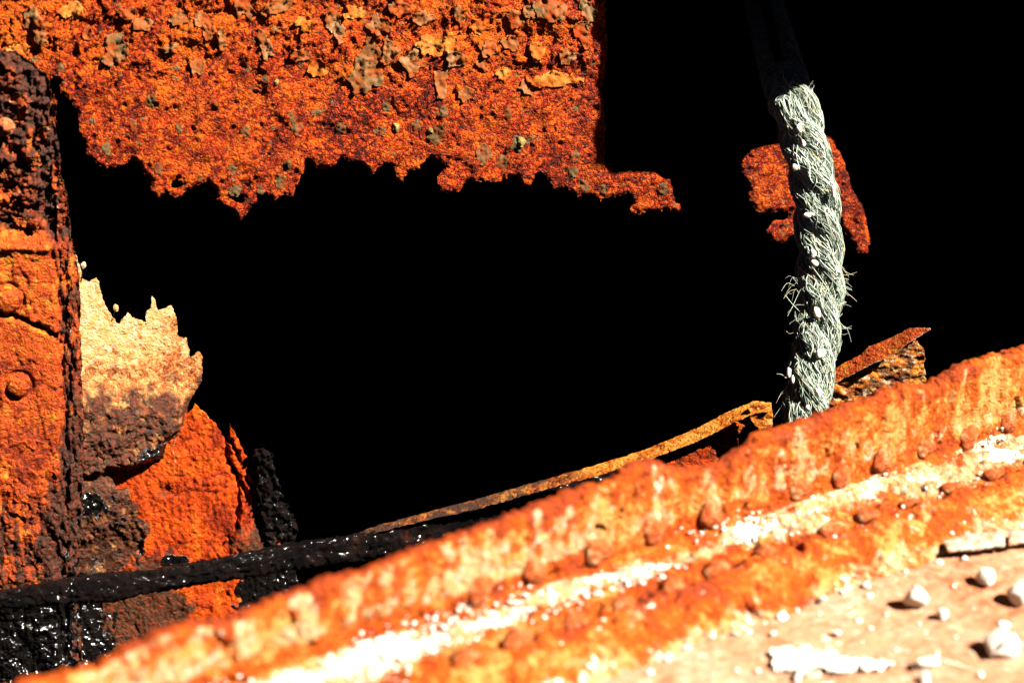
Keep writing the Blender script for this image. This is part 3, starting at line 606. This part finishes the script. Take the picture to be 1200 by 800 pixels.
tag(sheet('wet_black_strip', [(298, 528), (310, 524), (318, 530), (324, 556), (331, 585), (343, 600), (346, 625), (350, 660), (330, 680), (316, 640), (308, 610), (303, 570)], WS, NS, M['wet'], 1.3,
    lambda u, v, d: .006*fbm(u/9, v/10, 3, 3)+.005*(.6-cells(u/6, v/6, 4)), .006, rag=((5, 11), (3, 5)), seed=66), 'narrow black glistening strip of tarry steel beside the orange plate', 'steel strip')

# ================================================================== STRINGER: black wet web with brown upper edge
def sweep(name, path, prof_n, rad, mat, parent, seed, lump=.0025, step=.003, attrs=None, **kw):
    """path: (px, py, depth, half-width px, half-height px)"""
    Pn = np.array(path, float); L = np.concatenate(([0], np.cumsum(np.hypot(np.diff(Pn[:, 0]), np.diff(Pn[:, 1])))))
    n_ = int(L[-1]/2.0); q = np.linspace(0, L[-1], n_); c = [np.interp(q, L, Pn[:, k]) for k in range(5)]
    ctr = at(c[0], c[1], c[2]); T = np.gradient(ctr, axis=0); T /= np.linalg.norm(T, axis=1)[:, None]
    Nf = np.cross(T, UP); Nf /= np.linalg.norm(Nf, axis=1)[:, None]; B = np.cross(Nf, T)
    ph = np.linspace(0, 2*math.pi, prof_n, endpoint=False)
    rows = []
    for a in ph:
        rr = 1+0*q; ca, sa = math.cos(a), math.sin(a); ex = (abs(ca)**rad+abs(sa)**rad)**(-1/rad)
        x = c[3]*c[2]/FPX*ca*ex; y = c[4]*c[2]/FPX*sa*ex
        dsp = lump*(fbm(q/26+3*ca, 3*sa+q*0, seed, 3)+.6*fbm(q/7+5*ca, 5*sa+q*0, seed+5, 2))
        rows.append(ctr+Nf*(x+dsp*ca)[:, None]+B*(y+dsp*sa)[:, None])
    rows.append(rows[0]); V = np.array(rows)
    F = grid_faces(*V.shape[:2]); k = V.shape[0]*V.shape[1]
    Vv = np.concatenate((V.reshape(-1, 3), ctr[[0, -1]]))
    nr, nc = V.shape[:2]; ii = np.arange(nr-1)
    caps = np.concatenate((np.stack((ii*nc, (ii+1)*nc, np.full(nr-1, k), np.full(nr-1, k)), 1), np.stack((ii*nc+nc-1, (ii+1)*nc+nc-1, np.full(nr-1, k+1), np.full(nr-1, k+1)), 1)))
    tri = np.concatenate((F[:, [0, 1, 2]], F[:, [0, 2, 3]], caps[:, :3]))
    a_ = {kk: np.concatenate((np.tile(f(q, c[0]), nr), (0, 0))) for kk, f in (attrs or {}).items()}
    return mk(name, Vv, tri, mat, parent, a_, **kw)
st = empty('stringer', at(np.array(200.), np.array(700.), np.array(1.5)), 'long stringer bar, black and wet at left, bent up and broken at its right end', 'stringer')
sweep('wet_web', [(-140, 722, 1.50, 9, 12), (0, 702, 1.50, 10, 9), (60, 694, 1.51, 11, 13), (130, 688, 1.52, 11, 17), (170, 681, 1.53, 10, 12), (240, 670, 1.54, 9, 12), (330, 654, 1.56, 9, 14), (430, 640, 1.58, 9, 16), (560, 612, 1.60, 8, 20), (720, 572, 1.62, 8, 22), (780, 560, 1.63, 8, 18)], 36, 5.0, M['wet'], st, 3, .0045)
def strip(name, topl, botl, dep, tilt, mat, parent, seed, **kw):
    """flat splintered strip, tilted up towards the light; dep: (px, depth) along it"""
    t_, b_, D_ = np.array(topl, float), np.array(botl, float), np.array(dep, float)
    def pos(u, v):
        vc = .5*(np.interp(u, t_[:, 0], t_[:, 1])+np.interp(u, b_[:, 0], b_[:, 1])); d = np.interp(u, D_[:, 0], D_[:, 1])
        return at(u, v, d+(vc-v)*d/FPX*math.tan(R(tilt)))
    return sheet(name, list(topl)+list(botl)[::-1], pos, normal(8, tilt), mat, 1.0, lambda u, v, d: .0012*fbm(u/16, v/3, seed, 4, .6)+.0006*fbm(u/5, v/2, seed+4, 3), .005, rag=((1.0, 12), (.8, 4)), parent=parent, seed=seed, edge=2, **kw)
strip('upper_edge', [(414, 626), (440, 616), (500, 600), (560, 584), (640, 561), (700, 544), (760, 525), (815, 502), (860, 479), (884, 470), (904, 472)],
      [(414, 629), (440, 624), (500, 609), (560, 596), (640, 573), (700, 557), (762, 538), (817, 517), (862, 494), (885, 484), (904, 482)], [(414, 1.575), (640, 1.585), (904, 1.56)], 38, M['bar'], st, 91,
      afn=lambda u, v, d: {'pale': .22*sm(u, 740, 800)+.3*fbm(u/12, v/4, 5, 3), 'dark': .72*(1-sm(u, 600, 770))+.3*fbm(u/20, v/5, 6, 3), 'lift': .12*sm(u, 700, 800)})
EP, NE = plane(860, 500, 1.56, 12)
sheet('bent_end', [(876, 478), (893, 471), (903, 473), (906, 486), (904, 520), (893, 520), (888, 500), (879, 492)], EP, NE, M['bar'], 1.2, lambda u, v, d: .002*fbm(u/8, v/8, 3, 3), .006, parent=st, seed=71, afn=lambda u, v, d: {'pale': .35+0*u})
WP, NWP = plane(830, 520, 1.585, 12)
sheet('broken_web', [(760, 545), (800, 524), (835, 510), (865, 494), (872, 500), (864, 512), (866, 540), (770, 565)], WP, NWP, M['orange'], 1.4, lambda u, v, d: .002*fbm(u/10, v/10, 3, 3), .005, parent=st, seed=72, afn=lambda u, v, d: {'dark': .45+.2*noise(u/9, v/9, 3)})

# ================================================================== BROKEN BAR RIGHT OF ROPE
bb = empty('broken_angle_bar', at(np.array(1030.), np.array(460.), np.array(1.62)), 'broken end of a rusty angle bar sticking out right of the rope', 'angle bar')
strip('upper_edge', [(940, 458), (978, 432), (1010, 414), (1018, 406), (1045, 395), (1066, 384), (1090, 384)], [(940, 474), (980, 448), (1010, 433), (1020, 428), (1045, 417), (1062, 404), (1090, 386)], [(940, 1.66), (1090, 1.61)], 30, M['column'], bb, 93,
      afn=lambda u, v, d: {'lift': .02+.2*fbm(u/14, v/6, 7, 3), 'pale': .62*sm(d, 3, 0)*sm(v-(474-(u-940)*.6), -9, -3), 'dark': .25*fbm(u/14, v/8, 9, 3)})
BP, NB = plane(1030, 440, 1.65, 12)
sheet('web', [(940, 480), (975, 452), (1005, 436), (1040, 418), (1075, 400), (1083, 410), (1085, 440), (1084, 500), (940, 520)], BP, NB, M['bar'], 1.4, lambda u, v, d: .005*fbm(u/16, v/9, 3, 4), .007, parent=bb, seed=81,
      afn=lambda u, v, d: {'dark': .52+.5*fbm(u/15, v/8, 7, 3)-.7*sm(u, 1070, 1080)*sm(v, 415, 425), 'pale': .36+.5*fbm(u/12, v/5, 9, 3)})

# ================================================================== OVERHANG
ovb = WALL(np.array([1330., 600.]), np.array([-200., -200.]))
poly = [tuple(p[:2]) for p in ep]
xm = max(p[0] for p in poly)
# close the outline behind, far enough to keep the rope's top shaded
back = [(xm, 2.7), (poly[0][0]-.02, 2.7)]
bm = bmesh.new(); vs = [bm.verts.new((x, y, Z0)) for x, y in poly+back]
f = bm.faces.new(vs); ex = bmesh.ops.extrude_face_region(bm, geom=[f])
for v in ex['geom']:
    if isinstance(v, bmesh.types.BMVert): v.co.z += .008
bmesh.ops.recalc_face_normals(bm, faces=bm.faces)
me = bpy.data.meshes.new('unseen_deck_edge'); bm.to_mesh(me); bm.free(); me.materials.append(M['plate'])
ov = bpy.data.objects.new('unseen_deck_edge', me); COL.objects.link(ov)
tag(ov, 'unseen deck edge above the upper right corner, shaped to cast its shade', 'deck edge')

# ================================================================== ROPE
RD = 1.63
rp = [(884, -160), (886, -60), (893, 0), (908, 55), (925, 112), (940, 155), (951, 200), (958, 250), (962, 300), (961, 350), (956, 400), (950, 440), (944, 490), (936, 545), (925, 640)]
rp = np.array(rp, float)
tt = np.concatenate(([0], np.cumsum(np.hypot(np.diff(rp[:, 0]), np.diff(rp[:, 1])))))
def catmull(q):
    # smooth interpolation by blurred linear
    f = lambda c: np.mean([np.interp(np.clip(q+o, 0, tt[-1]), tt, c) for o in np.linspace(-28, 28, 9)], axis=0)
    return f(rp[:, 0]), f(rp[:, 1])
NQ = 900; Q = np.linspace(0, tt[-1], NQ); qx, qy = catmull(Q)
CT = at(qx, qy, RD-.03*sm(qy, 300, 560)+np.interp(qy, [-220, -60, 0, 50, 85, 112, 135], [.85, .62, .48, .28, .11, .025, 0])); DS = np.concatenate(([0], np.cumsum(np.linalg.norm(np.diff(CT, axis=0), axis=1)))); LEN = DS[-1]
TT = np.gradient(CT, axis=0); TT /= np.linalg.norm(TT, axis=1)[:, None]
AX = np.cross(TT, FWD); AX /= np.linalg.norm(AX, axis=1)[:, None]; AY = np.cross(TT, AX)
PITCHL = .128; RO = .0082; RS = .0136
def fr_at(l):
    g_ = lambda a: np.stack([np.interp(l, DS, a[:, k]) for k in range(3)], -1)
    return g_(CT), g_(AX), g_(AY), g_(TT)
def strand_pt(l, k, rad, phi):
    """point at length l on strand k, radius rad, angle phi round the strand"""
    c, ax, ay, t = fr_at(l); th = -2*math.pi*l/PITCHL+2*math.pi*k/3
    swell = 1+.06*np.sin(l*37+k*2)+.05*np.sin(l*71+k)
    ca, sa = np.cos(th), np.sin(th)
    er = ax*ca[..., None]+ay*sa[..., None]; et = -ax*sa[..., None]+ay*ca[..., None]
    return c+er*(RO*swell+rad*np.cos(phi))[..., None]+et*(rad*np.sin(phi))[..., None]
rope = empty('rope', CT[-1], 'thick frayed grey three-strand rope hanging down behind the coaming', 'rope')
def tubes(lines, rads, rnd, name, mat, parent, **kw):
    """many thin three-sided fibres in one mesh; lines: (n, m, 3)"""
    n_, m_, _ = lines.shape
    T = np.gradient(lines, axis=1); T /= np.linalg.norm(T, axis=2, keepdims=True)+1e-12
    ref = np.where(np.abs(T[..., :1]) < .8, np.array((1.0, 0, 0)), np.array((0, 1.0, 0)))
    a = np.cross(T, ref); a /= np.linalg.norm(a, axis=2, keepdims=True)+1e-12; b = np.cross(T, a)
    tp = np.sin(np.linspace(.25, math.pi-.25, m_))**.5
    r = rads[:, None, None]*tp[None, :, None]
    V = np.stack([lines+r*(a*math.cos(x)+b*math.sin(x)) for x in (0, 2.094, 4.189)], 2)       # n,m,3,3
    i = np.arange(n_*m_*3).reshape(n_, m_, 3); F = []
    for k in range(3):
        k2 = (k+1) % 3; F.append(np.stack((i[:, :-1, k], i[:, :-1, k2], i[:, 1:, k2], i[:, 1:, k]), -1).reshape(-1, 4))
    return mk(name, V.reshape(-1, 3), np.concatenate(F), mat, parent, {'rnd': np.repeat(rnd, m_*3)}, **kw)
for k in range(3):
    l = np.linspace(0, LEN, 420); ph = np.linspace(0, 2*math.pi, 19)
    rows = [strand_pt(l, k, RS*.90+.0006*fbm(l*160, np.full_like(l, p*2), 3, 2), np.full_like(l, p)) for p in ph]
    V = np.array(rows)
    strand = mk('strand', V.reshape(-1, 3), grid_faces(*V.shape[:2]), M['core'], rope)
    nf = 6200; m_ = 8
    l0 = rng.uniform(0, LEN*.98, nf); ln = rng.uniform(.012, .040, nf)*rng.choice((1, -1), nf)
    ph0 = rng.uniform(0, 2*math.pi, nf)
    x = np.linspace(0, 1, m_)[None, :]
    l = np.clip(l0[:, None]+ln[:, None]*x, 0, LEN)
    tw = rng.normal(40, 20, nf)
    phi = ph0[:, None]+tw[:, None]*(l-l0[:, None])+.25*np.sin(x*rng.uniform(2, 7, nf)[:, None]+rng.uniform(0, 6, nf)[:, None])
    lift = np.abs(rng.normal(0, .0010, nf))[:, None]+(rng.random(nf) < .05)[:, None]*rng.uniform(.0006, .0026, nf)[:, None]*np.sin(x*math.pi)
    rad = RS*.97+lift+.0004*np.sin(x*9+ph0[:, None])
    pts = strand_pt(l, k, rad, phi)
    tubes(pts, rng.uniform(.00028, .00066, nf), rng.beta(1.5, 1.6, nf), 'fibres', M['rope'], strand)['kind'] = 'stuff'
# loose frayed ends, in tufts
ln_, rd_ = [], []
tuft = [(i, rng.uniform(.02, LEN*.9), rng.uniform(0, 6.28), .5) for i in range(70)]
for i, l0, a0, s_ in tuft:
    for j in range(rng.integers(1, 4)):
        l = l0+rng.normal(0, .006); a = a0+rng.normal(0, .5)
        c, ax, ay, t = fr_at(np.array(l)); d = ax*math.cos(a)+ay*math.sin(a)
        L_ = rng.uniform(.002, .008); cv = rng.normal(0, .9); up = rng.normal(0, 1.1)
        x = np.linspace(0, 1, 8)[:, None]
        ln_.append(c+d*.0198+d*(L_*x*.75)+t*(L_*up*x)+np.cross(d, t)*(cv*L_*x*x)-t*(L_*.3*x*x)); rd_.append(rng.uniform(.00013, .00026))
for px, py, dx, dy in ((986, 322, 1, .5), (987, 330, 1, .3), (929, 335, -1, .5), (932, 372, -1, -.2), (921, 470, -1, .4), (985, 385, 1, .2), (944, 118, .6, -.5)):
    for j in range(8):
        b0 = at(np.array(px+rng.normal(0, 3)-6*dx), np.array(py+rng.normal(0, 9)), np.array(1.605)); L_ = rng.uniform(.004, .017); x = np.linspace(0, 1, 8)[:, None]
        v = RT*dx+UP*(-dy+rng.normal(0, .6))-FWD*rng.uniform(-.1, .4); ln_.append(b0+v*L_*x+UP*(-.35*L_*rng.uniform(-.4, 1.2))*x*x+UP*(rng.normal(0, .004))*np.sin(x*4)*x); rd_.append(rng.uniform(.00014, .0003))
tubes(np.array(ln_), np.array(rd_), rng.uniform(.6, 1, len(ln_)), 'frayed_fibres', M['rope'], rope)['kind'] = 'stuff'
for k, (x, y, rx, ry) in enumerate(((936, 150, 3, 6), (941, 168, 3, 4), (931, 196, 4, 4), (946, 252, 5, 3), (951, 251, 3, 3), (953, 297, 4, 5), (955, 309, 5, 4), (957, 366, 4, 8), (961, 415, 5, 6), (958, 460, 3, 5), (924, 436, 3, 5), (929, 444, 2, 5), (946, 477, 3, 3), (977, 226, 3, 7))):
    V, F = ico(2, 70+k, .3); c = at(np.array(float(x)), np.array(float(y)), np.array(RD-.024-.03*float(sm(np.array(float(y)), 300, 560))))
    mk('white_chip', c+V@np.stack((RT*rx, FWD*3, UP*ry))*RD/FPX, F, M['stone'], rope, smooth=False)
